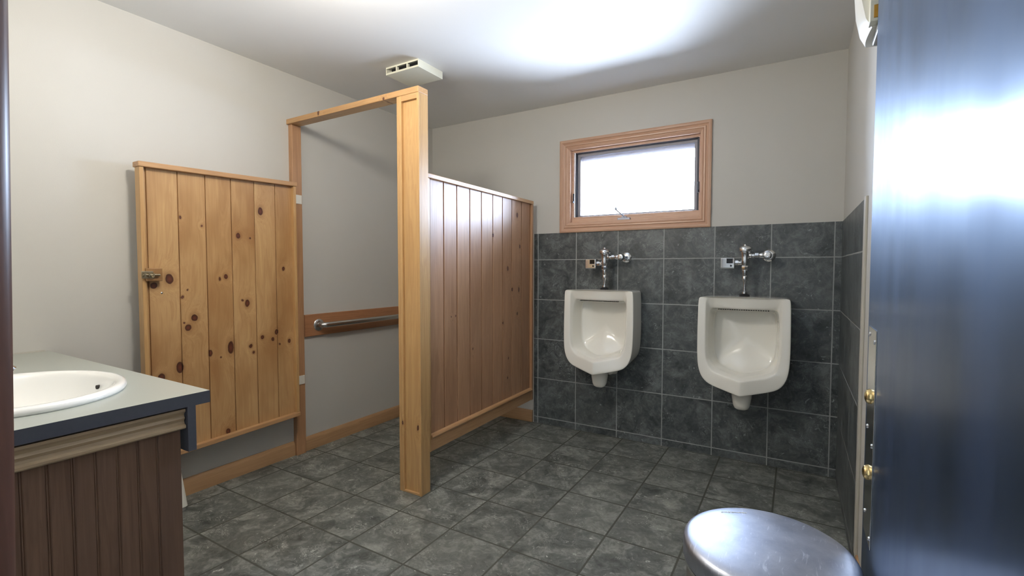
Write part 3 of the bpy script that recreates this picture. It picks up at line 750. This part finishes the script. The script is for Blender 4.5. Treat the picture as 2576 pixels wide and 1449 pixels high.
# curved front shell: profile in (x, z), swept in y and bowed
ZP = [1.716, 1.718, 1.74, 1.78, 1.84, 1.92, 2.00, 2.05, 2.08]
XP = [.150, .122, .111, .103, .099, .100, .111, .140, .205]
rs = []
for j, (z, x) in enumerate(zip(ZP, XP)):
    row = []
    for k in range(9):
        f = k / 8; b = 1 - (2 * f - 1) ** 2
        row.append((x + .005 * (1 - b) if x < .2 else x, dy0 + .022 + (dy1 - dy0 - .022) * f, z + .004 * (1 - b) * (1 if j < 4 else -1)))
    rs.append(ring(bm, row + [(XR - .02, dy1, row[-1][2]), (XR - .02, dy0 + .022, row[0][2])]))
for a, b in zip(rs, rs[1:]): bridge(bm, a, b)
cap(bm, rs[0], True); cap(bm, rs[-1])
obj('cover', bm, M['white'], dis, smooth=True)
bm = bmesh.new(); box(bm, .121, XR, dy0, dy0 + .03, 1.725, 2.06)
for k in range(14): box(bm, .130, XR, dy0 - .002, dy0, 1.785 + k * .02, 1.792 + k * .02)
obj('side_body', bm, M['vent'], dis, bevel=.001)
bm = bmesh.new(); box(bm, .135, XR, dy0 - .004, dy1 - .04, 1.706, 1.7245); obj('bottom_shell', bm, M['grey_pl'], dis, bevel=.004)
bm = bmesh.new(); box(bm, .1275, .150, dy0 - .0012, dy0, 1.732, 1.758); obj('amber_label', bm, M['amber'], dis)

# ------------------------------------------------------------------ lamps of the room (just outside the picture)
cl = thing('ceiling_light', 'round warm ceiling light above the middle of the washroom', 'ceiling light', (-1.40, 1.08, ZC))
bm = bmesh.new(); lathe(bm, [(.07, ZC), (.07, ZC - .02), (.02, ZC - .03), (.02, ZC - .065)], (-1.40, 1.08, 0), 'z', 40); obj('base', bm, M['white'], cl, smooth=True)
bm = bmesh.new(); bmesh.ops.create_uvsphere(bm, u_segments=32, v_segments=20, radius=.085, matrix=Matrix.Translation((-1.40, 1.08, ZC - .17))); obj('globe', bm, M['lamp'], cl, smooth=True)
vl = thing('vanity_light', 'two globe vanity light on the wall above the sink', 'wall light', (-1.95, YF, 1.97))
bm = bmesh.new(); box(bm, -2.15, -1.75, YF, YF + .03, 1.94, 2.00); obj('backplate', bm, M['chrome'], vl, bevel=.004)
for x in (-2.06, -1.84):
    bm = bmesh.new(); lathe(bm, [(.02, YF + .03), (.02, YF + .055)], (x, 0, 1.97), 'y', 20); obj('holder', bm, M['chrome'], vl, smooth=True)
    bm = bmesh.new(); bmesh.ops.create_uvsphere(bm, u_segments=24, v_segments=16, radius=.055, matrix=Matrix.Translation((x, YF + .107, 1.97))); obj('globe', bm, M['lamp2'], vl, smooth=True)

# ------------------------------------------------------------------ daylight
w = bpy.data.worlds.new('overcast_sky'); SC.world = w; w.use_nodes = True
nt = w.node_tree; bg = nt.nodes['Background']
tc = nt.nodes.new('ShaderNodeTexCoord'); sp = nt.nodes.new('ShaderNodeSeparateXYZ'); mr = nt.nodes.new('ShaderNodeMapRange'); mx = nt.nodes.new('ShaderNodeMix'); mx.data_type = 'RGBA'
nt.links.new(tc.outputs['Generated'], sp.inputs[0]); nt.links.new(sp.outputs[2], mr.inputs[0])
mr.inputs[1].default_value = -.05; mr.inputs[2].default_value = .05
nt.links.new(mr.outputs[0], mx.inputs[0]); mx.inputs[6].default_value = (.98, 1.16, 1.46, 1); mx.inputs[7].default_value = (.72, .90, 1.20, 1)   # snowy ground below, grey sky above
nt.links.new(mx.outputs[2], bg.inputs[0]); bg.inputs[1].default_value = 42.
la = bpy.data.lights.new('window_portal', 'AREA'); la.shape = 'RECTANGLE'; la.size = WX1 - WX0; la.size_y = WZ1 - WZ0; la.cycles.is_portal = True
lo = bpy.data.objects.new('window_portal', la); COL.objects.link(lo); lo.location = ((WX0 + WX1) / 2, YB + .122, (WZ0 + WZ1) / 2); lo.rotation_euler = (-PI / 2, 0, 0)

# ------------------------------------------------------------------ camera (fitted to the photograph)
cam = bpy.data.cameras.new('camera'); co = bpy.data.objects.new('camera', cam); COL.objects.link(co); SC.camera = co
F, YAW, PIT, ROL, CH = 1199.80, .5371316, .0405742, .0005392, 1.2108731
cam.sensor_fit = 'HORIZONTAL'; cam.sensor_width = 36; cam.lens = F / 2576 * 36; cam.clip_start = .02
d = Vector((-math.sin(YAW) * math.cos(PIT), math.cos(YAW) * math.cos(PIT), -math.sin(PIT)))
r = Vector((math.cos(YAW), math.sin(YAW), 0)); u = r.cross(d)
r2 = r * math.cos(ROL) + u * math.sin(ROL); u2 = u * math.cos(ROL) - r * math.sin(ROL)
mw = Matrix((r2, u2, -d)).transposed().to_4x4(); mw.translation = (0, 0, CH); co.matrix_world = mw

SC.view_settings.view_transform = 'Standard'; SC.view_settings.look = 'None'
SC.view_settings.exposure = 0.3; SC.view_settings.gamma = 1
SC.cycles.max_bounces = 10; SC.cycles.diffuse_bounces = 6; SC.cycles.transparent_max_bounces = 8
SC.cycles.sample_clamp_indirect = 8.
